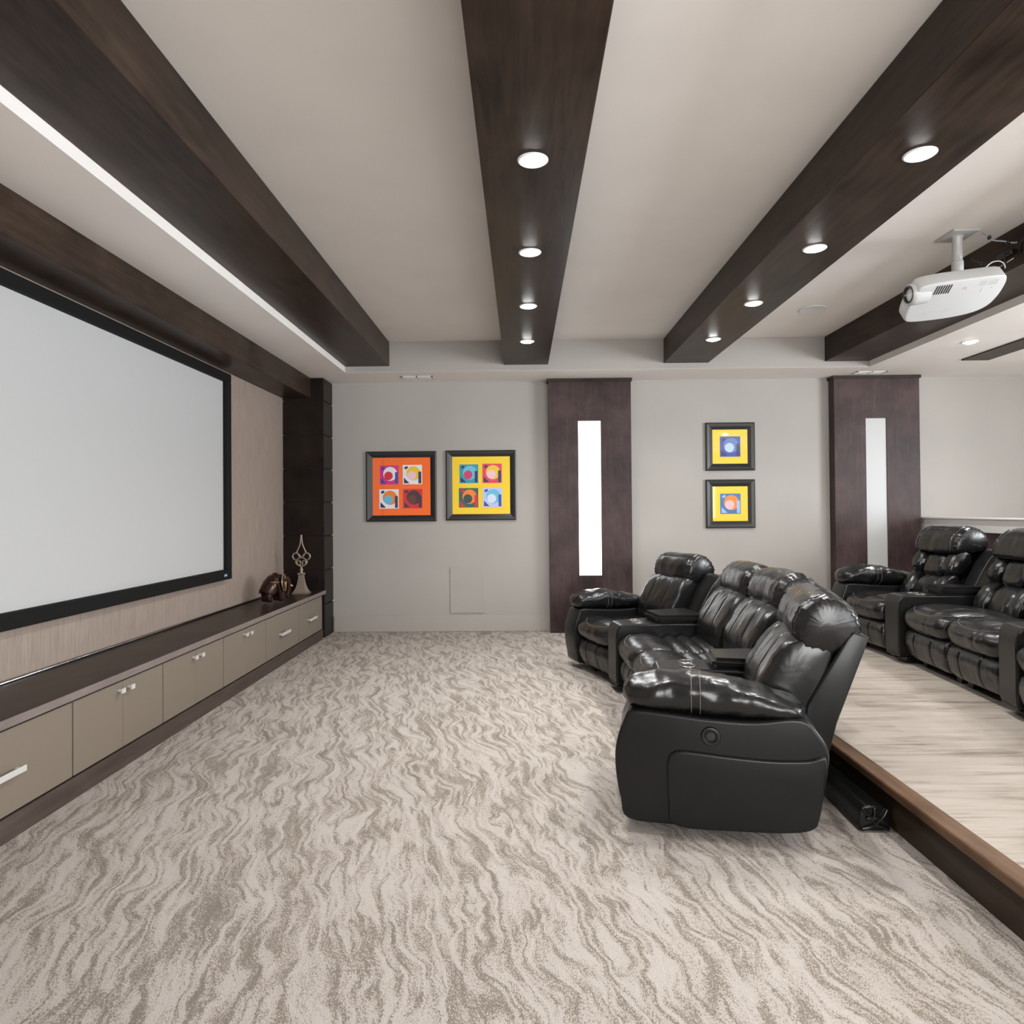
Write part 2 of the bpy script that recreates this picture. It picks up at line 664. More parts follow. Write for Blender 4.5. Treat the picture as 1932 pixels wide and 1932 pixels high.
unseen_window(1, 1.1, YB - 0.06, 2.4, 2.0, 0.65, 'X')  # out of view, added to bring daylight in from behind the camera
unseen_window(2, 3.95, YB - 0.06, 2.6, 2.0, 0.65, 'X')
unseen_window(3, XR + 0.06, 2.2, 3.4, 2.0, 0.7, 'Y')  # out of view, added so daylight brightens the faces turned right

# ceiling: tray at ZC, dropped soffit all round at ZS
bm = B(); box(bm, XL - 0.12, 3.8, YB, YF, ZC, ZC + 0.1)
struct('ceiling', bm, 'ceil')
bm = B()
box(bm, XL, 3.73, YS, YF, ZS, ZC)
box(bm, XL, -1.897, YB, YS, ZS, ZC)
box(bm, 3.735, XR, YB, YF, ZS, ZC + 0.05)
box(bm, -1.897, 3.735, YB, -1.9, ZS, ZC)
struct('ceiling_soffit', bm, 'ceil')
bm = B(); box(bm, -1.415, 3.260, YS - 0.006, YS - 0.0005, ZB - 0.002, ZC - 0.001); box(bm, -1.895, 3.73, YS - 0.006, YS - 0.0005, ZS + 0.002, ZB - 0.002)
struct('soffit_tone_board', bm, 'wall')  # added board in wall colour, darkens the soffit face that daylight overlights
bm = B(); box(bm, -2.2, 0.34, YF - 0.014, YF, 0, 0.183, 0.004, 1)
struct('baseboard_far', bm, 'base')
bm = B(); box(bm, 1.27, 3.6, YF - 0.014, YF, ZP, ZP + 0.183, 0.004, 1)
struct('baseboard_platform', bm, 'base')

# ------------------------------------------------------------------ beams
beams = [(-1.895, -1.417, 'dark brown ceiling beam closest to the screen wall, without lamps', 'beamL'),
         (-0.175, 0.299, 'dark brown ceiling beam running down the middle of the picture, four lamps in view', 'beamM'),
         (1.540, 2.020, 'dark brown ceiling beam over the front row of recliners, holding four bright lamps', 'beamR'),
         (3.262, 3.733, 'dark brown ceiling beam behind the projector, against the lower white ceiling', 'beamP')]
for x0, x1, lab, _ in beams:
    bm = B(); box(bm, x0, x1, -1.9, YS, ZB, ZC - 0.001, 0.003, 1)
    tag(obj('ceiling_beam', bm, 'beam'), lab, 'beam', 'dark wooden ceiling beams')
bm = B(); box(bm, 4.51, 4.785, 2.0, 7.045, ZS - 0.012, ZS)
tag(obj('ceiling_beam', bm, 'beam'), 'thin dark wooden strip flush on the lower ceiling at the right edge', 'beam', 'dark wooden ceiling beams')
bm = B(); box(bm, XL, -2.36, 1.6, 7.63, 2.684, ZS, 0.003, 1)
tag(obj('header_beam', bm, 'beam'), 'dark wooden header running above the projection screen', 'beam')

# column of stacked blocks at the far end of the screen wall
c = thing('block_column', 'near-black column of stacked wooden blocks in the corner by the far wall', 'column', (-2.44, 7.8, 0))
zs = [0.0, 0.373, 0.755, 1.138, 1.518, 1.895, 2.272, 2.655, ZS]
bm = B(); box(bm, -0.22, 0.215, -0.155, 0.17, 0, ZS)
obj('core', bm, 'gap', c)
for a, b in zip(zs, zs[1:]):
    bm = B(); box(bm, -0.235, 0.23, -0.17, 0.178, a + (0.004 if a else 0.0), b - 0.008, 0.005, 2)
    obj('block', bm, 'column', c)

# ------------------------------------------------------------------ recessed lamps
def lamp_proto():
    t = thing('recessed_lamp', 'x', 'ceiling light', (0, 0, 0))
    bm = B(); lathe(bm, [(0.052, 0.0), (0.054, -0.005), (0.064, -0.006), (0.070, -0.002), (0.070, 0.0)], seg=40)
    obj('trim_ring', bm, 'trim', t, True)
    bm = B(); lathe(bm, [(0.0525, 0.0), (0.050, -0.006), (0.036, -0.012), (0.0, -0.015)], seg=40)
    obj('diffuser', bm, 'lens', t, True)
    l = bpy.data.lights.new('lamp_light', 'SPOT')
    l.energy = LAMP_W
    l.spot_size = R(150)
    l.spot_blend = 1.0
    l.shadow_soft_size = 0.05
    l.color = (1.0, 0.985, 0.96)
    lo = bpy.data.objects.new('lamp_light', l)
    lo.location = (0, 0, -0.03)
    col.objects.link(lo)
    lo.parent = t
    return t


lp = lamp_proto()
order = ['farthest', 'second farthest', 'third farthest', 'nearest visible', 'out-of-view fifth', 'out-of-view sixth', 'out-of-view seventh']
first = True
lampg = 'recessed lamps in the ceiling'
for bx_, bn in ((0.063, 'middle'), (1.788, 'right-hand lit')):
    for k in range(4):
        y = 6.345 - 1.096 * k
        o = lp if first else copy_thing(lp)
        first = False
        o.location = (bx_, y, ZB)
        tag(o, '%s round white recessed lamp in the %s dark ceiling beam' % (order[k], bn), 'ceiling light', lampg)
for k, y in enumerate((6.30, 4.2, 2.1)):
    o = copy_thing(lp)
    o.location = (4.114, y, ZS)
    tag(o, ['round white lamp in the low white ceiling at right, seen just below the projector',
            'recessed lamp in the low ceiling hidden beyond the right edge, middle one',
            'recessed lamp in the low ceiling hidden beyond the right edge, nearest one'][k], 'ceiling light', lampg)

# ceiling speaker and vents
bm = B(); lathe(bm, [(0.0, -0.006), (0.105, -0.006), (0.112, -0.009), (0.122, -0.006), (0.124, 0.0)], seg=48)
s_ = obj('ceiling_speaker', bm, 'white', smooth=True, sharp=30)
s_.location = (2.70, 6.33, ZC)
tag(s_, 'unlit round white speaker grille in the ceiling left of the projector', 'speaker')


def vent(x0, x1, y0, y1, label):
    t = thing('ceiling_vent', label, 'vent', ((x0 + x1) / 2, (y0 + y1) / 2, ZS), 0, 'white ceiling vents')
    w, d = (x1 - x0) / 2, (y1 - y0) / 2
    bm = B()
    box(bm, -w, w, -d, -d + 0.02, -0.006, 0); box(bm, -w, w, d - 0.02, d, -0.006, 0)
    box(bm, -w, -w + 0.02, -d, d, -0.006, 0); box(bm, w - 0.02, w, -d, d, -0.006, 0)
    box(bm, -0.008, 0.008, -d, d, -0.006, 0)
    obj('frame', bm, 'white', t)
    bm = B(); box(bm, -w + 0.02, w - 0.02, -d + 0.02, d - 0.02, -0.001, 0)
    obj('recess', bm, 'print', t)
    bm = B()
    for k in range(4):
        y = -d + 0.03 + k * (2 * d - 0.05) / 3.5
        box(bm, -w + 0.02, w - 0.02, y, y + 0.006, -0.005, -0.001)
    obj('louvre', bm, 'white', t)


vent(-1.34, -0.98, 7.60, 7.72, 'slim white air vent in the soffit above the orange picture')
vent(3.72, 4.06, 7.60, 7.72, 'slim white air vent in the soffit above the right wooden wall panel')

# ------------------------------------------------------------------ screen
t = thing('projection_screen', 'large pale grey projection screen in a black frame', 'projection screen', (XL, 4.55, 1.73))
sy0, sy1, sz0, sz1 = 3.00 - 4.55, 6.10 - 4.55, 0.815 - 1.73, 2.644 - 1.73
fw = 0.088
bm = B()
box(bm, 0.03, 0.075, sy0, sy1, sz0, sz0 + fw, 0.004, 1)
box(bm, 0.03, 0.075, sy0, sy1, sz1 - fw + 0.012, sz1, 0.004, 1)
box(bm, 0.03, 0.075, sy0, sy0 + fw, sz0 + fw, sz1 - fw, 0.004, 1)
box(bm, 0.03, 0.075, sy1 - fw, sy1, sz0 + fw, sz1 - fw + 0.012, 0.004, 1)
box(bm, 0.0, 0.03, sy0 + 0.03, sy1 - 0.03, sz0 + 0.03, sz1 - 0.03)
obj('frame', bm, 'blackmetal', t)
bm = B(); box(bm, 0.030, 0.036, sy0 + fw - 0.01, sy1 - fw + 0.01, sz0 + fw - 0.01, sz1 - fw + 0.02)
obj('screen_fabric', bm, 'screen', t)
bm = B(); box(bm, 0.075, 0.078, sy1 - 0.165, sy1 - 0.105, sz0 + 0.028, sz0 + 0.052, 0.002, 1)
bd = obj('badge', bm, 'badge', t)
bm = B()
for k in range(4):
    box(bm, 0.078, 0.0785, sy1 - 0.158 + k * 0.012, sy1 - 0.151 + k * 0.012, sz0 + 0.036, sz0 + 0.045)
obj('badge_lettering', bm, 'badgew', bd)

# ------------------------------------------------------------------ low cabinets under the screen
XF = -2.20
bm = B(); box(bm, XL + 0.005, XF - 0.012, 2.44, 7.56, 0.0, 0.105)
tag(obj('plinth', bm, 'plinth'), 'dark brown plinth on the carpet under the row of low cabinets', 'plinth')
t = thing('worktop', 'long dark wooden worktop over the low cabinets under the screen', 'worktop', (-2.43, 5.0, 0.495))
bm = B(); box(bm, -0.24, 0.240, -2.56, 2.585, 0.002, 0.040, 0.002, 1)
obj('board', bm, 'worktop', t)
bm = B(); box(bm, 0.2405, 0.246, -2.56, 2.585, 0.001, 0.0405, 0.002, 1)
e_ = obj('edge_band', bm, 'edge', t); e_['label'] = 'paler front edge of the worktop'
bm = B(); tube(bm, [(-0.222, -2.56, 0.047), (-0.222, 2.56, 0.047)], 0.009, 10)
e_ = obj('rear_strip', bm, 'ring', t, True); e_['label'] = 'shiny metal strip along the wall'
ys = [2.44, 3.323, 4.164, 5.011, 5.848, 6.703, 7.50]
kinds = ['drawer', 'door', 'door', 'door', 'drawer', 'drawer']
clab = ['low taupe drawer cabinet with a long bar handle at the left edge',
        'low taupe two-door cabinet beside the drawer at the left edge',
        'low taupe two-door cabinet in the middle of the row, second of the three with doors',
        'low taupe two-door cabinet closest to the far end, left of the two small drawers',
        'low taupe drawer cabinet below the elephant, last but one before the column',
        'low taupe drawer cabinet right next to the dark column']
for (a, b, kd, lb) in zip(ys, ys[1:], kinds, clab):
    cy = (a + b) / 2
    hw = (b - a) / 2
    c = thing('low_cabinet', lb, 'cabinet', (-2.43, cy, 0.105), 0, 'low cabinets under the screen')
    bm = B(); box(bm, -0.235, 0.205, -hw + 0.001, hw - 0.001, 0.0, 0.388)
    obj('carcass', bm, 'gap', c)
    if kd == 'drawer':
        bm = B(); box(bm, 0.206, 0.228, -hw + 0.006, hw - 0.006, 0.016, 0.378, 0.0015, 1)
        d = obj('drawer', bm, 'door', c)
        hy = 0.0 if a > 3 else -0.03
        bm = B()
        box(bm, 0.254, 0.262, hy - 0.115, hy + 0.115, 0.180, 0.206, 0.001, 1)
        box(bm, 0.228, 0.255, hy - 0.105, hy - 0.085, 0.186, 0.200)
        box(bm, 0.228, 0.255, hy + 0.085, hy + 0.105, 0.186, 0.200)
        obj('handle', bm, 'chrome', d)
    else:
        for s in (-1, 1):
            y0, y1 = (-hw + 0.006, -0.002) if s < 0 else (0.002, hw - 0.006)
            bm = B(); box(bm, 0.206, 0.228, y0, y1, 0.016, 0.378, 0.0015, 1)
            d = obj('door', bm, 'door', c)
            bm = B()
            k = -0.045 if s < 0 else 0.045
            box(bm, 0.252, 0.262, k - 0.016, k + 0.016, 0.322, 0.348, 0.001, 1)
            box(bm, 0.228, 0.253, k - 0.006, k + 0.006, 0.330, 0.342)
            obj('knob', bm, 'chrome', d)

# ------------------------------------------------------------------ far wall: wood panels, slits, pictures, grille
def wall_panel(x0, x1, s0, s1, zb, label, glass, glab):
    cx = (x0 + x1) / 2
    d = 0.14
    t = thing('wall_panel', label, 'wall panel', (cx, YF, zb), 0, 'dark wooden wall panels')
    w = (x1 - x0) / 2
    a, b = s0 - cx, s1 - cx
    z0, z1 = 0.655 - zb, 2.425 - zb
    H = ZS - zb
    bm = B()
    box(bm, -w, a, -d, 0, 0, H); box(bm, b, w, -d, 0, 0, H)
    box(bm, a, b, -d, 0, 0, z0); box(bm, a, b, -d, 0, z1, H)
    obj('wood_face', bm, 'panel', t)
    bm = B(); box(bm, -w - 0.018, w + 0.012, -d - 0.02, 0, H - 0.035, H)
    obj('cap', bm, 'beamx', t)
    bm = B(); box(bm, a, b, -d + 0.012, -d + 0.020, z0, z1)
    g = obj('glass_strip', bm, glass, t)
    g['label'] = glab


wall_panel(0.318, 1.262, 0.656, 0.913, 0.0, 'dark wooden wall panel with a glowing white strip, between the pictures', 'glow', 'bright white glowing glass strip')
wall_panel(3.575, 4.540, 3.930, 4.165, ZP, 'dark wooden wall panel with a dull grey glass strip, at the right', 'frost', 'unlit pale grey glass strip')


def picture(x0, x1, z0, z1, mato, squares, label, group, tiles, fwd=0.072):
    cx, cz = (x0 + x1) / 2, (z0 + z1) / 2
    t = thing('framed_picture', label, 'picture', (cx, YF, cz), 0, group)
    w, h = (x1 - x0) / 2, (z1 - z0) / 2
    bm = B()
    # mitred moulding with a sloped inner edge
    prof = [(0.0, 0.0), (0.0, -0.030), (0.012, -0.036), (fwd * 0.55, -0.030), (fwd, -0.014), (fwd, 0.0)]
    n = B()
    rings = []
    for sx, sz in ((-1, -1), (1, -1), (1, 1), (-1, 1)):
        rings.append([n.verts.new((sx * (w - a), d, sz * (h - a))) for a, d in prof])
    k = len(prof)
    for i in range(4):
        p, q = rings[i], rings[(i + 1) % 4]
        for j in range(k):
            n.faces.new((p[j], p[(j + 1) % k], q[(j + 1) % k], q[j]))
    bmesh.ops.recalc_face_normals(n, faces=n.faces)
    merge(bm, n)
    obj('frame', bm, 'mframe', t)
    mm = mat('mat board', mato, 0.5, coat=1.0)
    bm = B(); box(bm, -w + fwd - 0.004, w - fwd + 0.004, -0.012, -0.002, -h + fwd - 0.004, h - fwd + 0.004)
    pm = obj('mount', bm, [mm], t)
    for (sx, sz, half), cols_ in zip(squares, tiles):
        mats_ = [mat('print ink', c_, 0.5, coat=1.0) for c_ in cols_]
        bm = B(); box(bm, sx - half, sx + half, -0.0135, -0.012, sz - half, sz + half)
        # plain geometric shapes: disc, band, quarter ring, small square
        def flat(pts_, mi, lay):
            n = B()
            y_ = -0.0136 - lay * 0.0004
            n.faces.new([n.verts.new((sx + a_ * half, y_, sz + b_ * half)) for a_, b_ in pts_])
            merge(bm, n, mi)
        flat([(0.10 + 0.74 * math.cos(q * PI / 16), 0.12 + 0.74 * math.sin(q * PI / 16)) for q in range(32)], 1, 1)
        flat([(-0.08 + 0.46 * math.cos(q * PI / 16), -0.10 + 0.46 * math.sin(q * PI / 16)) for q in range(32)], 2, 2)
        flat([(0.62, -0.92), (0.92, -0.92), (0.92, 0.30), (0.62, 0.30)], 3, 3)
        flat([(-0.88, -0.90), (-0.30, -0.90), (-0.88, -0.32)], 3, 3)
        flat([(-0.72, 0.52), (-0.42, 0.70), (-0.56, 0.90), (-0.86, 0.72)], 3, 4)
        obj('print', bm, mats_, pm)


SK = 0.143
four = [(-0.143, 0.135, 0.110), (0.128, 0.138, 0.113), (-0.148, -0.145, 0.113), (0.130, -0.143, 0.113)]
red, pink, mag, blu, sky_, whi, yel, org = (0.65, 0.012, 0.03), (0.86, 0.55, 0.62), (0.62, 0.01, 0.25), (0.02, 0.06, 0.35), (0.12, 0.50, 0.72), (0.80, 0.80, 0.86), (0.85, 0.55, 0.02), (0.85, 0.22, 0.02)
brn, dkg, tea, nav, lil = (0.12, 0.03, 0.02), (0.02, 0.10, 0.09), (0.02, 0.30, 0.42), (0.01, 0.02, 0.10), (0.50, 0.55, 0.85)
picture(-1.811, -0.99, 1.287, 2.106, (0.95, 0.145, 0.006), four,
        'square framed print of four bright shapes on an orange mount', 'square pictures on the far wall',
        [(mag, whi, red, blu), (whi, yel, pink, nav), (whi, org, sky_, nav), (red, (0.05, 0.02, 0.02), brn, (0.03, 0.02, 0.06))])
picture(-0.878, -0.060, 1.295, 2.110, (0.90, 0.62, 0.012), four,
        'larger square framed print of four bright shapes on a yellow mount', 'square pictures on the far wall',
        [(tea, sky_, (0.6, 0.03, 0.12), nav), ((0.75, 0.04, 0.10), yel, pink, nav), (dkg, org, (0.02, 0.06, 0.06), red), (lil, sky_, (0.65, 0.75, 0.92), blu)])
picture(2.142, 2.708, 1.848, 2.405, (0.85, 0.58, 0.015), [(0.002, 0.0, 0.118)],
        'small yellow-mounted picture with one blue square, upper of the pair', 'square pictures on the far wall',
        [(blu, (0.10, 0.18, 0.45), (0.45, 0.60, 0.85), nav)], 0.080)
picture(2.138, 2.704, 1.182, 1.744, (0.85, 0.58, 0.015), [(0.002, 0.0, 0.118)],
        'small yellow-mounted picture with pink and orange shapes, lower of the pair', 'square pictures on the far wall',
        [((0.02, 0.14, 0.40), org, (0.82, 0.45, 0.45), (0.3, 0.45, 0.8))], 0.080)
t = thing('wall_grille', 'pale rectangular speaker panel low on the wall under the yellow picture', 'wall grille', (-0.642, YF, 0.485))
bm = B()
box(bm, -0.196, 0.196, -0.012, 0, -0.268, -0.252); box(bm, -0.196, 0.196, -0.012, 0, 0.252, 0.268)
box(bm, -0.196, -0.18, -0.012, 0, -0.252, 0.252); box(bm, 0.18, 0.196, -0.012, 0, -0.252, 0.252)
obj('frame', bm, 'wall', t)
bm = B(); box(bm, -0.18, 0.18, -0.009, 0, -0.252, 0.252)
obj('mesh_cover', bm, 'wall', t)

# half-height bar wall behind the rear row
t = thing('bar_counter', 'half-height dark wooden bar front with a thick white ledge behind the rear recliners', 'bar', (4.585, 5.0, ZP))
bm = B(); box(bm, 0.02, 0.14, -3.0, 2.96, 0, 0.945)
obj('front_panel', bm, 'panel', t)
bm = B(); box(bm, 0.0, 0.20, -3.0, 2.975, 0.945, 1.075, 0.003, 1); box(bm, -0.018, 0.24, -3.0, 2.978, 1.075, 1.092, 0.004, 2)
obj('ledge', bm, 'white', t)
# ------------------------------------------------------------------ recliners
def rot_for(a):
    return -(R(90) + R(a))


def seat_parts(t, W=0.60, style=1, seed=0.0):
    """local x sideways (+ towards the near side), y back, z up; origin at the front centre on the floor"""
    h = W / 2 - 0.004
    bo = 0.0 if style == 1 else -0.105      # the rear row sits more upright
    # hidden carcass
    bm = B(); box(bm, -h + 0.01, h - 0.01, 0.09, 0.86, 0.055, 0.30, 0.01, 1)
    obj('base', bm, 'vinyl', t)
    for sx in (-1, 1):
        for y in (0.16, 0.74):
            bm = B(); box(bm, sx * (h - 0.06) - 0.03, sx * (h - 0.06) + 0.03, y - 0.03, y + 0.03, 0.0, 0.056)
            obj('foot', bm, 'blackpl', t)
    # footrest panel
    prof = [(0.075, 0.065), (0.035, 0.085), (0.010, 0.15), (0.004, 0.21), (0.022, 0.268), (0.065, 0.29), (0.10, 0.25), (0.105, 0.12)]
    bm = B()
    pillow(bm, prof, -h, h, 8, 0.86, seams=(-0.45, 0.28) if style == 1 else (-0.5, 0.35), seamd=0.011, seamw=0.008, wr=0.003, seed=seed + 3, gather=0.0015)
    obj('footrest', bm, 'leather', t, True)
    # seat: front roll plus the flatter rear
    if style == 1:
        prof = [(0.30, 0.30), (0.12, 0.285), (0.02, 0.295), (-0.022, 0.345), (-0.018, 0.405), (0.04, 0.455), (0.14, 0.475), (0.24, 0.468), (0.315, 0.44), (0.335, 0.37)]
        bm = B()
        pillow(bm, prof, -h, h, 5, 0.80, wr=0.005, wscale=6, seed=seed + 11, gather=0.002, belly=0.05,
               lines=((0.45, 0.11),))
        obj('seat_cushion', bm, ['leather', 'thread'], t, True)
        bm = B()
        for k, (y0, y1) in enumerate(((0.315, 0.43), (0.415, 0.53), (0.515, 0.66))):
            m_ = (y0 + y1) / 2
            prof = [(y0, 0.35), (y0, 0.415), (m_, 0.452), (y1, 0.42), (y1, 0.35)]
            pillow(bm, prof, -h, h, 8, 0.9, wr=0.003, seed=seed + 15 + k, n=30, st=30)
        obj('seat_rear', bm, 'leather', t, True)
    else:
        prof = [(0.34, 0.28), (0.12, 0.275), (0.01, 0.29), (-0.030, 0.35), (-0.020, 0.41), (0.04, 0.455), (0.14, 0.478), (0.30, 0.482), (0.48, 0.46), (0.62, 0.44), (0.62, 0.33)]
        bm = B()
        pillow(bm, prof, -h, h, 5, 0.82, wr=0.006, seed=seed + 21, gather=0.002, belly=0.05, seams=(0.35,) if seed > 3 else (-0.3,), seamd=0.004, lines=((0.40, 0.09),))
        obj('seat_cushion', bm, ['leather', 'thread'], t, True)
    # padded back
    bm = B()
    if style == 1:
        prof = [(0.61, 0.36), (0.578, 0.44), (0.582, 0.57), (0.635, 0.69), (0.715, 0.80), (0.82, 0.85), (0.93, 0.83), (0.90, 0.66), (0.80, 0.44), (0.70, 0.34)]
        pillow(bm, prof, -h + 0.004, h - 0.004, 6, 0.84, seams=(-0.40, 0.40), seamd=0.007, seamw=0.008, wr=0.008, wscale=6, seed=seed + 31, gather=0.0035)
        obj('back_cushion', bm, 'leatherw', t, True)
    else:
        for sx in (-1, 1):
            bm = B()
            a0, a1 = sx * (h - 0.015), sx * (h - 0.165)
            for (z0, z1, sd) in ((0.40, 0.66, 1), (0.64, 0.86, 2)):
                def P(z, off):
                    return (0.60 + bo + (z - 0.40) * 0.46 + off, z)
                zc = (z0 + z1) / 2
                prof = [P(z0, 0.05), P(z0 + 0.03, -0.035), P(zc, -0.062), P(z1 - 0.03, -0.035), P(z1, 0.05), P(zc, 0.13)]
                pillow(bm, prof, min(a0, a1), max(a0, a1), 3.0, 0.55, wr=0.007, seed=seed + sd * 3 + sx, n=42, st=20, gather=0.002)
            obj('side_bolster', bm, 'leatherw', t, True)
        bm = B()
        for (z0, z1, sd) in ((0.40, 0.64, 5), (0.62, 0.86, 6)):
            zc = (z0 + z1) / 2
            prof = [P(z0, 0.05), P(z0 + 0.03, -0.015), P(zc, -0.035), P(z1 - 0.03, -0.015), P(z1, 0.05), P(zc, 0.13)]
            pillow(bm, prof, -h + 0.16, h - 0.16, 3.5, 0.6, wr=0.007, seed=seed + sd, n=42, st=24, gather=0.002)
        obj('back_cushion', bm, 'leatherw', t, True)
    # headrest roll
    bm = B()
    if style == 1:
        prof = [(0.81, 0.750), (0.768, 0.785), (0.748, 0.85), (0.762, 0.93), (0.81, 0.99), (0.88, 1.020), (0.955, 1.005), (1.020, 0.945), (1.048, 0.875), (1.01, 0.79), (0.91, 0.742)]
        pillow(bm, prof, -h + 0.0, h - 0.0, 5.5, 0.76, wr=0.006, wscale=6, seed=seed + 41, gather=0.006, seams=(-0.84, 0.84), seamd=0.006, seamw=0.006)
    else:
        prof = [(q_ + bo, z_) for q_, z_ in [(0.80, 0.825), (0.725, 0.83), (0.722, 0.90), (0.765, 0.985), (0.83, 1.035), (0.90, 1.045), (0.97, 1.02), (1.02, 0.95), (1.01, 0.86), (0.90, 0.82)]]
        pillow(bm, prof, -h + 0.002, h - 0.002, 4.5, 0.74, wr=0.007, wscale=6, seed=seed + 47, gather=0.0055, threads=((0.76, 0.0, 0.42),), seams=(-0.76, 0.76), seamd=0.006, seamw=0.007)
    obj('headrest', bm, ['leatherw', 'thread'], t, True)
    # rear shell, leaning back
    prof = [(0.765 + bo * 0.4, 0.30), (0.80 + bo, 0.53), (0.965 + bo, 0.83), (0.995 + bo, 0.862), (1.058 + bo, 0.835), (0.925 + bo, 0.46), (0.885 + bo * 0.4, 0.30)]
    bm = B(); prism(bm, prof, -h + 0.004, h - 0.004, 'X', 0.010, 3)
    obj('back_shell', bm, 'vinyl', t, True, 35)


ARM_OUT = [(0.05, 0.53), (0.012, 0.47), (-0.012, 0.40), (-0.022, 0.33), (-0.018, 0.24), (0.0, 0.14), (0.035, 0.055), (0.25, 0.048), (0.50, 0.050), (0.70, 0.068),
           (0.795, 0.095), (0.825, 0.22), (0.845, 0.34), (0.846, 0.405), (0.815, 0.47), (0.74, 0.535), (0.55, 0.512), (0.35, 0.515), (0.18, 0.528)]


def arm_parts(t, x0, x1, outer, seed=0.0, switch=False):
    """arm between local x0<x1; outer = +1 when the outer side is +x"""
    bm = B()
    pr = [(p.x, p.y) for p in smoothloop([(a, b, 0) for a, b in ARM_OUT], 76)]
    prism(bm, pr, x0, x1, 'X', 0.016, 4)
    xo = x1 if outer > 0 else x0
    body = obj('arm_body', bm, 'vinyl', t, True, 50)
    # raised lower side panel with a soft upper fold
    pan = [(0.235, 0.052), (0.205, 0.16), (0.200, 0.27), (0.205, 0.335), (0.235, 0.368), (0.30, 0.373), (0.45, 0.364), (0.62, 0.360), (0.76, 0.370), (0.832, 0.385),
           (0.826, 0.26), (0.805, 0.14), (0.785, 0.092), (0.70, 0.066), (0.50, 0.052)]
    pr = [(p.x, p.y) for p in smoothloop([(a, b, 0) for a, b in pan], 60)]
    bm = B()
    a, b = sorted((xo - outer * 0.02, xo + outer * 0.014))
    prism(bm, pr, a, b, 'X', 0.012, 4)
    obj('side_panel', bm, 'vinyl', t, True, 50)
    # arm pad
    bm = B()
    w = (x1 - x0) / 2
    cxm = (x0 + x1) / 2
    n = B()
    # long axis along y: build with a cross-section in (x,z) whose size follows the station
    st = 60
    cs = 28
    rings = []
    for i in range(st + 1):
        u = i / st
        y = 0.022 + u * 0.735
        top = 0.655 + 0.036 * math.sin(min(1, u / 0.35) * PI / 2) - 0.105 * max(0, u - 0.35) ** 1.5 / 0.65 ** 1.5
        bot = 0.522 - 0.010 * math.sin(u * PI)
        e = max(0.0, (1 - (2 * u - 1) ** 8)) ** 0.5
        e = 0.55 + 0.45 * e
        # stitched band at 0.42
        sd = 0
        for s in (0.395, 0.425):
            sd += math.exp(-((u - s) / 0.008) ** 2)
        ring = []
        for k in range(cs):
            a_ = 2 * PI * k / cs
            ca, sa = math.cos(a_), math.sin(a_)
            px = math.copysign(abs(ca) ** 0.8, ca) * (w + 0.022)
            pz = math.copysign(abs(sa) ** 0.85, sa) * (top - bot) / 2
            p = Vector((cxm + px * e, y, (top + bot) / 2 + pz * e))
            w_ = 0.010 * noise.noise(Vector((p.x * 13 + seed, p.y * 11, p.z * 13))) + 0.004 * noise.noise(Vector((p.x * 30, p.y * 26 + seed, p.z * 30)))
            w_ += 0.0025 * noise.noise(Vector((p.x * 40, p.y * 75 + seed, p.z * 40)))
            g_ = 0.004 * math.sin(a_ * 17 + 2 * math.sin(u * 20)) * max(0, (abs(2 * u - 1) - 0.72) / 0.28)
            dv = Vector((ca, 0, sa))
            p += dv * (w_ + g_ - 0.004 * min(1, sd))
            ring.append(n.verts.new(p))
        rings.append(ring)
    for a_, b_ in zip(rings, rings[1:]):
        for k in range(cs):
            n.faces.new((a_[k], a_[(k + 1) % cs], b_[(k + 1) % cs], b_[k]))
    for ring, sg in ((rings[0], -1), (rings[-1], 1)):
        c_ = sum((v.co for v in ring), Vector()) / cs
        inner = [n.verts.new(c_ + (v.co - c_) * 0.65 + Vector((0, sg * 0.012, 0))) for v in ring]
        cen = n.verts.new(c_ + Vector((0, sg * 0.016, 0)))
        for k in range(cs):
            n.faces.new((ring[k], ring[(k + 1) % cs], inner[(k + 1) % cs], inner[k]))
            n.faces.new((inner[k], inner[(k + 1) % cs], cen))
    lines = []
    for ui in (23, 26):
        c_ = sum((v.co for v in rings[ui]), Vector()) / cs
        lines.append([v.co + (v.co - c_).normalized() * 0.0015 for v in rings[ui]] + [rings[ui][0].co.copy()])
    merge(bm, n)
    for l_ in lines:
        tube(bm, l_, 0.0014, 5, mi=1)
    obj('arm_pad', bm, ['leatherw', 'thread'], t, True)
    if switch:
        mt = Matrix.Translation((xo + outer * 0.001, 0.382, 0.440)) @ Matrix.Rotation(outer * PI / 2, 4, 'Y')
        bm = B()
        lathe(bm, [(0.0, 0.0), (0.022, 0.0), (0.024, 0.004), (0.030, 0.008), (0.037, 0.007), (0.041, 0.0), (0.041, -0.004)], seg=40, mtx=mt)
        sw = obj('power_switch', bm, 'blackpl', t, True, 40)
        bm = B(); lathe(bm, [(0.0, 0.006), (0.017, 0.005), (0.019, 0.001)], seg=30, mtx=mt)
        box(bm, -0.0015, 0.0015, -0.012, 0.012, 0.004, 0.008, mtx=mt @ Matrix.Rotation(PI / 2, 4, 'Z'))
        obj('switch_button', bm, 'mframe', sw, True, 40)


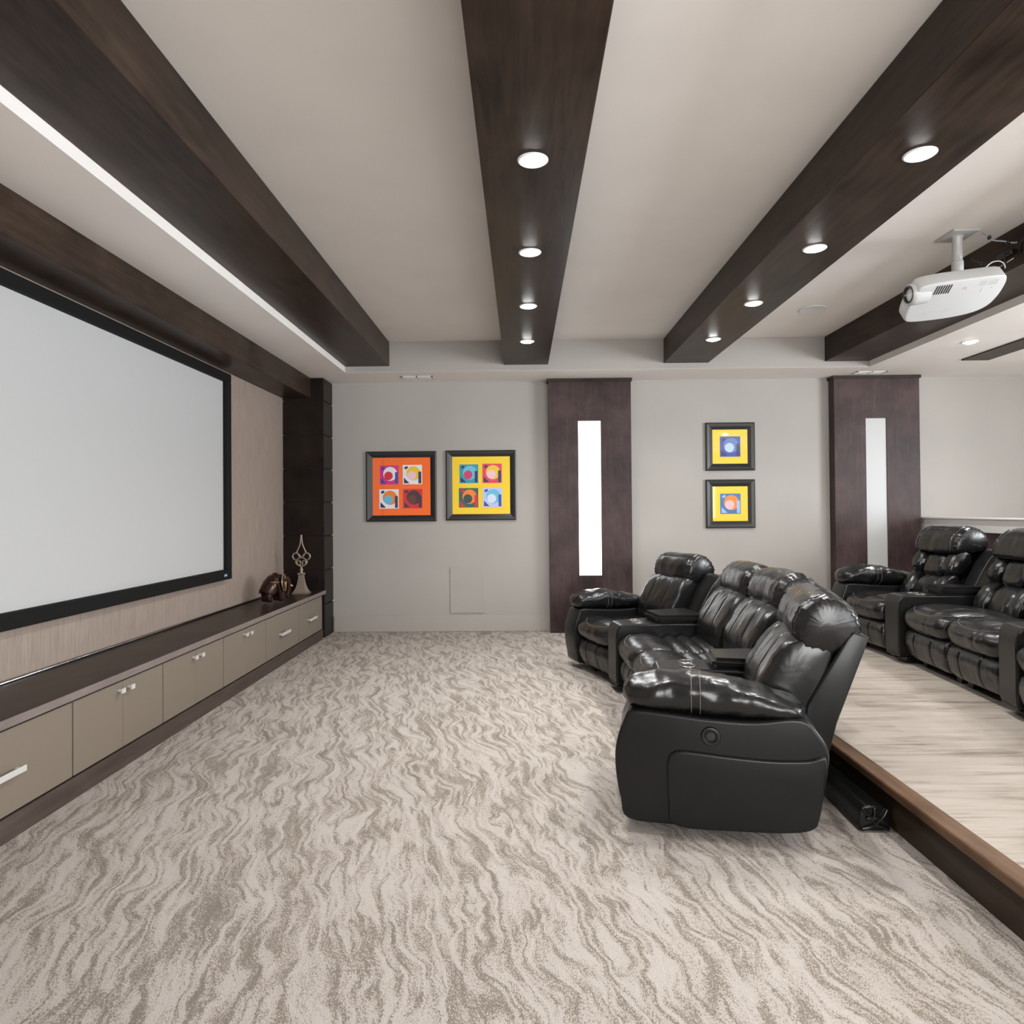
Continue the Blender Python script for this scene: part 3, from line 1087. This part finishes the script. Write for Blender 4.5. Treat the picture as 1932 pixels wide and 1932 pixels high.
def console(name, label, loc, a, spread, group, style=1, back_top=0.86):
    """wedge console; spread = angle in degrees by which it widens to the back"""
    t = thing(name, label, 'console', loc, rot_for(a), group)
    tw = math.tan(R(spread / 2))
    fw2 = 0.108

    def hwid(y):
        return fw2 + max(0, y) * tw

    def wedge(bm, y0, y1, z0, z1, inset=0.0, bev=0.012, seg=3, z1b=None):
        n = B()
        za, zb_ = z1, (z1 if z1b is None else z1b)
        vs = []
        for (y, zt) in ((y0, za), (y1, zb_)):
            w_ = hwid(y) - inset
            vs.append([n.verts.new(p) for p in ((-w_, y, z0), (w_, y, z0), (w_, y, zt), (-w_, y, zt))])
        f, b_ = vs
        n.faces.new(f); n.faces.new(list(reversed(b_)))
        for i in range(4):
            n.faces.new((f[i], b_[i], b_[(i + 1) % 4], f[(i + 1) % 4]))
        bmesh.ops.recalc_face_normals(n, faces=n.faces)
        if bev:
            bmesh.ops.bevel(n, geom=list(n.edges), offset=bev, segments=seg, affect='EDGES')
        merge(bm, n)
    bm = B()
    # side outline with a rounded front, tapered in plan
    n = B()
    pr = [(p.x, p.y) for p in smoothloop([(0.0, 0.12, 0), (0.0, 0.30, 0), (0.0, 0.44, 0), (0.018, 0.505, 0), (0.07, 0.525, 0), (0.30, 0.528, 0), (0.60, 0.530, 0), (0.80, 0.53, 0),
                                          (0.84, 0.45, 0), (0.84, 0.2, 0), (0.82, 0.055, 0), (0.50, 0.052, 0), (0.05, 0.052, 0), (0.012, 0.07, 0)], 84)]
    v0 = [n.verts.new((-hwid(p[0]), p[0], p[1])) for p in pr]
    v1 = [n.verts.new((hwid(p[0]), p[0], p[1])) for p in pr]
    n.faces.new(v0); n.faces.new(list(reversed(v1)))
    k = len(pr)
    for i in range(k):
        n.faces.new((v0[i], v1[i], v1[(i + 1) % k], v0[(i + 1) % k]))
    bmesh.ops.recalc_face_normals(n, faces=n.faces)
    cap = [e for e in n.edges if (e.verts[0] in v0) == (e.verts[1] in v0)]
    bmesh.ops.bevel(n, geom=cap, offset=0.012, segments=3, affect='EDGES')
    merge(bm, n)
    obj('console_body', bm, 'vinyl', t, True, 50)
    for y in (0.12, 0.72):
        bm = B(); box(bm, -0.05, 0.05, y - 0.03, y + 0.03, 0, 0.055)
        obj('foot', bm, 'blackpl', t)
    # padded lid
    bm = B(); wedge(bm, 0.315, 0.70, 0.530, 0.592, 0.004, 0.022, 4)
    obj('lid', bm, 'vinyl', t, True, 60)
    # cup holders
    for sx in (-1, 1):
        bm = B()
        lathe(bm, [(0.0375, 0.0), (0.039, 0.004), (0.0425, 0.0035), (0.044, 0.0)], (sx * 0.052, 0.195, 0.5295), 36)
        ch = obj('cup_holder', bm, 'ring', t, True)
        bm = B(); lathe(bm, [(0.0, 0.0005), (0.037, 0.0005), (0.038, 0.002)], (sx * 0.052, 0.195, 0.5295), 32)
        obj('cup_well', bm, 'gap', ch, True)
    # upright back panel between the neighbouring backs
    n = B()
    bm = B()
    bo = 0.0 if style == 1 else -0.09
    outl = [(0.70, 0.50), (0.735, 0.60), (0.82, 0.76), (0.87, back_top - 0.035), (0.905, back_top), (0.955, back_top + 0.004), (0.985, back_top - 0.03), (0.93, 0.60), (0.88, 0.40), (0.78, 0.40)]
    pr = [(p.x, p.y) for p in smoothloop([(a_, b_, 0) for a_, b_ in [(q_ + bo, z_) for q_, z_ in outl]], 50)]
    xs = [-1, -0.96, -0.5, 0.0, 0.015, 0.03, 0.5, 0.96, 1]
    rings = []
    for u in xs:
        sh = 0.94 if abs(u) == 1 else 1.0
        ring = []
        for (y, z) in pr:
            w_ = (hwid(y) - 0.006) * u
            q = Vector((w_, 0.86 + (y - 0.86) * sh, 0.65 + (z - 0.65) * sh))
            if u in (0.0, 0.03):
                q.y -= 0.000
            if u == 0.015:
                q += Vector((0, -0.003, 0.001))
            ring.append(n.verts.new(q))
        rings.append(ring)
    k = len(pr)
    for a_, b_ in zip(rings, rings[1:]):
        for i in range(k):
            n.faces.new((a_[i], a_[(i + 1) % k], b_[(i + 1) % k], b_[i]))
    n.faces.new(rings[0]); n.faces.new(list(reversed(rings[-1])))
    lines = []
    for ui in (3, 5):
        lines.append([rings[ui][i].co + Vector((0, -0.0015, 0.001)) for i in range(0, k // 2)])
    merge(bm, n)
    for l_ in lines:
        tube(bm, l_, 0.0013, 5, mi=1)
    obj('back_panel', bm, ['vinyl', 'thread'], t, True, 50)
    return t


def at_local(P, a, w, y, z=0.0):
    """world point of a section whose front near corner is P, w metres sideways towards the far end"""
    s = (math.sin(R(a)), math.cos(R(a)))
    d = (math.cos(R(a)), -math.sin(R(a)))
    return (P[0] + s[0] * w + d[0] * y, P[1] + s[1] * w + d[1] * y, z)


SW = 0.60
AW = 0.225


def recliner(label, P, a, z, group, style, arm=None, seed=0.0, switch=False):
    """P = front corner at the near side of the seat (arm excluded)"""
    loc = at_local(P, a, SW / 2, 0, z)
    t = thing('recliner', label, 'recliner', loc, rot_for(a), group)
    seat_parts(t, SW, style, seed)
    h = SW / 2
    if arm == 'near':
        arm_parts(t, h, h + AW, 1, seed, switch)
    if arm == 'far':
        arm_parts(t, -h - AW, -h, -1, seed + 4, False)
    return t


g1 = 'front row of black leather recliners'
g2 = 'rear row of black leather recliners on the platform'
# front row; the arm front corner of the nearest seat stands at (.42, 3.0)
a = 13
Pn = at_local((0.42, 3.0), a, AW, 0.0)
recliner('nearest black leather recliner, showing its padded arm and round switch', Pn[:2], a, 0, g1, 1, 'near', 0.0, True)
Pc = at_local(Pn[:2], a, SW + 0.001, 0.0)
console('console', 'black wedge console with cup holders beside the nearest front recliner', (0.732, 3.908, 0), 6.5, 13, g1)
m1 = recliner('black leather front-row recliner between the two consoles, nearer one', (0.742, 4.018), 0, 0, g1, 1, None, 2.0)
m2 = recliner('black leather front-row recliner between the two consoles, farther one', (0.732, 4.622), 0, 0, g1, 1, None, 5.0)
console('console', 'black wedge console with cup holders beside the farthest front recliner', (0.694, 5.338, 0), -10, 20, g1)
recliner('farthest front-row black leather recliner, its back to the wall pictures', (0.680, 5.452), -20, 0, g1, 1, 'far', 8.0)
# rear row on the platform
recliner('rear-row black leather recliner at the far end, with padded arm and tufted back', (2.865, 5.514), -2, ZP, g2, 2, 'far', 1.0)
console('console', 'black console between the first and second rear-row recliners', (2.885, 5.40, ZP), 2, 7, g2, 2)
recliner('rear-row black leather recliner right of the far console', at_local((2.800, 4.08), 5, SW + 0.004, 0)[:2], 5, ZP, g2, 2, None, 3.5)
recliner('rear-row black leather recliner left of the console at the right edge', (2.800, 4.08), 5, ZP, g2, 2, None, 6.5)
console('console', 'black console of the rear row at the right edge of the view', (2.778, 3.972, ZP), 11.6, 12.6, g2, 2)
recliner('rear-row black leather recliner mostly cut off by the right edge', at_local((2.744, 3.862), 17, -SW - 0.004, 0)[:2], 17, ZP, g2, 2, 'near', 9.0)

# ------------------------------------------------------------------ black padded box on the carpet
prof = [(0.0, 0.0), (0.005, 0.085), (0.028, 0.108), (0.110, 0.104), (0.130, 0.085), (0.132, 0.0)]
t = thing('bolster', 'long black leather-covered block on the carpet beside the platform step', 'bolster', (1.452, 3.0, 0.0), R(-1.5))
bm = B(); prism(bm, prof, 0.0, 0.60, 'Y', 0.008, 3)
obj('body', bm, 'satin', t, True, 40)
bm = B()
for (a_, b_) in (((0.012, 0.10), (0.066, 0.03)), ((0.120, 0.095), (0.066, 0.03)), ((0.010, 0.01), (0.066, 0.03)), ((0.124, 0.01), (0.066, 0.03)), ((0.066, 0.10), (0.05, 0.045)), ((0.03, 0.055), (0.10, 0.06))):
    tube(bm, smoothloop([(a_[0], -0.001, a_[1]), ((a_[0] + b_[0]) / 2 + 0.006, -0.007, (a_[1] + b_[1]) / 2), (b_[0], -0.004, b_[1])], 12, False), lambda q: 0.010 - 0.005 * q, 8)
obj('gathered_end', bm, 'satin', t, True)

# ------------------------------------------------------------------ projector
t = thing('projector_mount', 'white ceiling plate and pole carrying the projector', 'projector mount', (2.955, 4.64, ZC))
bm = B(); box(bm, -0.088, 0.088, -0.105, 0.105, -0.014, 0.0, 0.004, 2)
obj('ceiling_plate', bm, 'shell', t, True, 40)
bm = B(); lathe(bm, [(0.0, -0.30), (0.034, -0.30), (0.036, -0.19), (0.036, -0.185), (0.031, -0.18), (0.031, -0.03), (0.040, -0.014)], seg=28)
obj('pole', bm, 'shell', t, True, 35)
bm = B(); lathe(bm, [(0.0, 0.036), (0.011, 0.036), (0.011, 0.030)], seg=16, mtx=Matrix.Translation((0, 0, -0.165)) @ Matrix.Rotation(PI / 2, 4, 'X'))
obj('bolt', bm, 'chrome', t, True, 30)
bm = B(); tube(bm, [(-0.03, -0.01, -0.325), (0.12, -0.03, -0.30)], 0.030, 16); tube(bm, [(-0.02, -0.01, -0.32), (-0.10, -0.10, -0.375)], 0.020, 12)
obj('bracket', bm, 'shell', t, True, 40)

t = thing('projector', 'white projector hanging from the ceiling with its dark lens towards the screen', 'projector', (2.790, 4.44, 2.768))
RP = Matrix.Rotation(R(-6), 4, 'Y') @ Matrix.Rotation(R(-34), 4, 'X') @ Matrix.Scale(0.88, 4)
outl = [(-0.325, -0.10), (-0.30, -0.155), (-0.17, -0.175), (0.0, -0.180), (0.25, -0.180), (0.305, -0.140), (0.318, -0.06), (0.312, 0.02), (0.28, 0.095), (0.20, 0.145), (0.05, 0.172), (-0.15, 0.178), (-0.29, 0.165), (-0.325, 0.10), (-0.332, 0.0)]
pr = [(p.x, p.y) for p in smoothloop([(a_, b_, 0) for a_, b_ in outl], 45)]
bm = B(); prism(bm, pr, -0.052, 0.060, 'Z', 0.013, 4, mtx=RP)
obj('case', bm, 'shell', t, True, 50)
LM = RP @ Matrix.Translation((-0.33, -0.055, 0.0)) @ Matrix.Rotation(-PI / 2, 4, 'Y')
bm = B(); lathe(bm, [(0.074, -0.115), (0.079, -0.02), (0.076, 0.006), (0.068, 0.014), (0.058, 0.012), (0.056, -0.02)], seg=48, mtx=LM)
obj('lens_surround', bm, 'shell', t, True, 50)
bm = B(); lathe(bm, [(0.064, 0.011), (0.062, 0.017), (0.050, 0.014), (0.044, -0.010), (0.036, -0.016), (0.036, -0.03), (0.0, -0.03)], seg=40, mtx=LM)
ln = obj('lens', bm, 'blackpl', t, True, 40)
bm = B(); lathe(bm, [(0.036, -0.022), (0.024, -0.014), (0.0, -0.010)], seg=36, mtx=LM)
obj('lens_glass', bm, 'glasslens', ln, True)
bm = B()
for k in range(7):
    x_ = -0.195 + k * 0.017
    box(bm, x_, x_ + 0.0075, -0.150, -0.075, -0.0545, -0.050, mtx=RP)
obj('air_vent', bm, 'gap', t)
bm = B()
box(bm, -0.0, 0.040, -0.098, -0.092, -0.0530, -0.0520, mtx=RP)
for k in range(5):
    box(bm, 0.115 + 0.0 * k, 0.165, -0.150 + k * 0.009, -0.146 + k * 0.009, -0.0530, -0.0520, mtx=RP)
    box(bm, 0.180, 0.245, -0.150 + k * 0.009, -0.146 + k * 0.009, -0.0530, -0.0520, mtx=RP)
box(bm, 0.152, 0.1535, -0.09, -0.05, -0.0530, -0.0520, mtx=RP)
lathe(bm, [(0.0, -0.0530), (0.005, -0.0530), (0.005, -0.0520)], (0.225, -0.080, 0), 16, mtx=RP)
for k in range(3):
    box(bm, -0.20 + k * 0.02, -0.185 + k * 0.02, 0.10 - k * 0.008, 0.104 - k * 0.008, -0.0530, -0.0520, mtx=RP)
    box(bm, -0.06 + k * 0.02, -0.045 + k * 0.02, 0.10 - k * 0.008, 0.105 - k * 0.008, -0.0530, -0.0520, mtx=RP)
obj('printed_markings', bm, 'print', t)
bm = B(); box(bm, 0.01, 0.032, -0.110, -0.103, -0.0530, -0.0520, mtx=RP)
obj('printed_logo', bm, 'printred', t)
for k, (m_, x_) in enumerate((('blackpl', 0.03), ('shell', 0.06), ('yellowp', 0.085), ('bluep', 0.11), ('shell', 0.14))):
    bm = B(); lathe(bm, [(0.0, 0.035), (0.009, 0.035), (0.011, 0.0)], (x_, -0.02 - 0.01 * (k % 2), 0.060), 14, mtx=RP)
    obj('plug', bm, m_, t, True, 40)


def cable(label, pts, r, m_, extra=()):
    bm = B(); tube(bm, smoothloop(pts, 60, False), r, 8)
    o = obj('cable', bm, m_, smooth=True)
    tag(o, label, 'cable')
    for (p_, r_, h_) in extra:
        bm = B(); lathe(bm, [(0.0, -h_), (r_ * 0.7, -h_), (r_, 0), (r_ * 0.7, h_), (0.0, h_)], p_, 12)
        obj('cable_tie', bm, 'blackpl', o, True)
    return o


cable('grey cable with two black ties running from the ceiling plate to the dark beam', [(3.07, 4.56, 3.222), (3.10, 4.56, 3.20), (3.135, 4.56, 3.17), (3.20, 4.545, 3.155), (3.245, 4.52, 3.135), (3.257, 4.50, 3.13)], 0.0055, 'greyc',
      (((3.115, 4.56, 3.187), 0.013, 0.012), ((3.222, 4.535, 3.145), 0.013, 0.012)))
cable('black cable running from the pole down to the back of the projector', [(3.02, 4.60, 3.06), (3.04, 4.55, 3.02), (3.07, 4.50, 2.98), (3.075, 4.46, 2.95), (3.06, 4.44, 2.90)], 0.0055, 'blackpl',
      (((3.045, 4.54, 3.012), 0.012, 0.01),))
cable('thin black power lead dropping from the beam to the projector', [(3.220, 4.60, 3.085), (3.215, 4.58, 3.08), (3.20, 4.54, 3.04), (3.17, 4.49, 2.98), (3.14, 4.47, 2.94), (3.12, 4.46, 2.91)], 0.0045, 'blackpl')
cable('short pale blue cable looping out of the projector sockets', [(2.98, 4.41, 2.93), (3.02, 4.40, 2.965), (3.06, 4.39, 2.968), (3.085, 4.385, 2.95), (3.09, 4.38, 2.92)], 0.004, 'shell')
t = thing('power_adapter', 'black power adapter block fixed to the side of the dark beam', 'adapter', (3.262, 4.60, 3.085))
bm = B(); box(bm, -0.03, 0.0, -0.07, 0.07, -0.02, 0.02, 0.01, 3)
obj('block', bm, 'blackpl', t, True, 40)
bm = B(); tube(bm, [(-0.006, -0.07, 0.0), (-0.008, -0.12, -0.03), (-0.008, -0.13, 0.03), (-0.008, -0.20, 0.06), (-0.008, -0.205, 0.12)], 0.006, 8)
obj('lead', bm, 'blackpl', t, True)
bm = B(); tube(bm, [(-0.004, 0.12, -0.06), (-0.004, -0.06, -0.045)], 0.004, 8)
obj('pale_clip', bm, 'shell', t, True)

# ------------------------------------------------------------------ ornaments on the worktop
ZW = 0.535
t = thing('elephant_figurine', 'dark bronze elephant figurine with gilded ears standing on the worktop', 'figurine', (-2.372, 6.54, ZW), R(48))
# body grown from a skeleton; facing local +x
sk = [((-0.070, 0, 0.172), 0.098), ((0.010, 0, 0.190), 0.102), ((0.075, 0, 0.215), 0.058), ((0.115, 0, 0.215), 0.052), ((0.140, 0, 0.165), 0.026), ((0.140, 0, 0.105), 0.019), ((0.125, 0, 0.055), 0.014), ((0.140, 0, 0.032), 0.011)]
legs = []
for lx, base_i in ((-0.085, 0), (0.035, 1)):
    for ly in (-0.045, 0.045):
        legs.append((base_i, ((lx, ly, 0.085), 0.036), ((lx, ly, 0.014), 0.030)))
me = bpy.data.meshes.new('body')
vs = [p for p, r in sk]; rs = [r for p, r in sk]
es = [(i, i + 1) for i in range(len(sk) - 1)]
for bi, (p1, r1), (p2, r2) in legs:
    i = len(vs); vs += [p1, p2]; rs += [r1, r2]; es += [(bi, i), (i, i + 1)]
vs.append((-0.155, 0, 0.145)); rs.append(0.010); es.append((0, len(vs) - 1))
vs.append((-0.160, 0, 0.100)); rs.append(0.006); es.append((len(vs) - 2, len(vs) - 1))
me.from_pydata(vs, es, [])
eb = bpy.data.objects.new('body', me); col.objects.link(eb); eb.parent = t
sm = eb.modifiers.new('skin', 'SKIN'); sm.use_smooth_shade = True
for v_, r_ in zip(me.skin_vertices[0].data, rs):
    v_.radius = (r_, r_)
me.skin_vertices[0].data[0].use_root = True
eb.modifiers.new('sub', 'SUBSURF').render_levels = 2
eb.modifiers['sub'].levels = 2
me.materials.append(M['bronze'])
for sy in (-1, 1):
    n = B()
    pts_ = smoothloop([(0.070, 0.05, 0.265), (0.035, 0.095, 0.280), (0.005, 0.120, 0.235), (0.005, 0.125, 0.170), (0.040, 0.100, 0.120), (0.075, 0.065, 0.140), (0.085, 0.048, 0.20)], 42)
    rim = [Vector((p.x, p.y * sy, p.z)) for p in pts_]
    c0 = Vector((0.042, 0.082 * sy, 0.205))
    cen = n.verts.new(c0 + Vector((0.010, 0.0, 0)))
    cen2 = n.verts.new(c0 + Vector((0.004, 0.006 * sy, 0)))
    rv = [n.verts.new(p) for p in rim]
    for i in range(len(rv)):
        n.faces.new((rv[i], rv[(i + 1) % len(rv)], cen)); n.faces.new((rv[(i + 1) % len(rv)], rv[i], cen2))
    bm = B(); merge(bm, n)
    obj('ear', bm, 'bronze', t, True)
    bm = B(); tube(bm, rim + [rim[0]], 0.0045, 8)
    er = obj('ear_rim', bm, 'gold', t, True); er['label'] = 'gilded ear edge'
    bm = B(); tube(bm, smoothloop([(0.150, 0.020 * sy, 0.165), (0.162, 0.030 * sy, 0.150), (0.172, 0.026 * sy, 0.162)], 14, False), lambda q: 0.008 * (1 - 0.8 * q) + 0.001, 8)
    obj('tusk', bm, 'gold', t, True)
bm = B()
box(bm, -0.085, 0.03, -0.098, 0.098, 0.205, 0.212, 0.003, 1)
tube(bm, smoothloop([(0.045, 0.0, 0.283), (0.044, -0.055, 0.262), (0.040, -0.088, 0.20), (0.036, -0.086, 0.145)], 20, False), 0.004, 8)
tube(bm, smoothloop([(0.045, 0.0, 0.283), (0.044, 0.055, 0.262), (0.040, 0.088, 0.20), (0.036, 0.086, 0.145)], 20, False), 0.004, 8)
tube(bm, smoothloop([(0.03, -0.02, 0.098), (0.06, 0.0, 0.092), (0.085, 0.0, 0.115)], 14, False), 0.014, 10)
obj('gilded_harness', bm, 'gold', t, True)

t = thing('finial_ornament', 'tall aged metal finial ornament with scrolls and a spire, beside the dark column', 'ornament', (-2.355, 7.27, ZW + 0.001), R(-6))
bm = B()
n = B()
rings = []
for (h_, w_) in ((0.0, 0.078), (0.014, 0.080), (0.020, 0.070), (0.06, 0.050), (0.11, 0.036), (0.16, 0.028), (0.20, 0.024), (0.205, 0.032), (0.222, 0.032)):
    rings.append([n.verts.new((a_ * w_, b_ * w_ * 0.8, h_)) for a_, b_ in ((-1, -1), (1, -1), (1, 1), (-1, 1))])
for a_, b_ in zip(rings, rings[1:]):
    for i in range(4):
        n.faces.new((a_[i], a_[(i + 1) % 4], b_[(i + 1) % 4], b_[i]))
n.faces.new(rings[0]); n.faces.new(rings[-1])
merge(bm, n)
obj('base', bm, 'pewter', t)
bm = B(); lathe(bm, [(0.022, 0.222), (0.012, 0.235), (0.020, 0.248), (0.020, 0.258), (0.010, 0.270), (0.012, 0.285)], seg=20)
obj('neck', bm, 'pewter', t, True)


def scroll(c_, r0, a0, turns, sgn, n_=30, shrink=0.45):
    out = []
    for i in range(n_ + 1):
        q = i / n_
        a_ = R(a0) + sgn * q * turns * 2 * PI
        r_ = r0 * (1 - shrink * q)
        out.append((c_[0] + r_ * math.cos(a_), 0, c_[1] + r_ * math.sin(a_)))
    return out


bm = B()
for s_ in (-1, 1):
    a0 = 180 if s_ > 0 else 0
    tube(bm, [(0.006 * s_, 0, 0.40), *scroll((0.062 * s_, 0.395), 0.040, a0, 0.72, -s_, shrink=0.2)], lambda q: 0.0105 - 0.003 * q, 10)
    tube(bm, [(0.0, 0, 0.30), *scroll((0.028 * s_, 0.330), 0.026, 270, 0.9, s_, shrink=0.35)], lambda q: 0.0095 - 0.003 * q, 10)
    tube(bm, smoothloop([(0.0, 0, 0.285), (0.052 * s_, 0, 0.315), (0.060 * s_, 0, 0.350), (0.030 * s_, 0, 0.375), (0.0, 0, 0.385)], 24, False), 0.008, 10)
obj('scrolls', bm, 'pewter', t, True)
bm = B()
for s_ in (-1, 1):
    tube(bm, smoothloop([(0.055 * s_, 0, 0.435), (0.040 * s_, 0, 0.465), (0.016 * s_, 0, 0.520), (0.007 * s_, 0, 0.57), (0.003 * s_, 0, 0.628)], 30, False), lambda q: 0.0085 - 0.003 * q, 10)
obj('spire', bm, 'pewter', t, True)
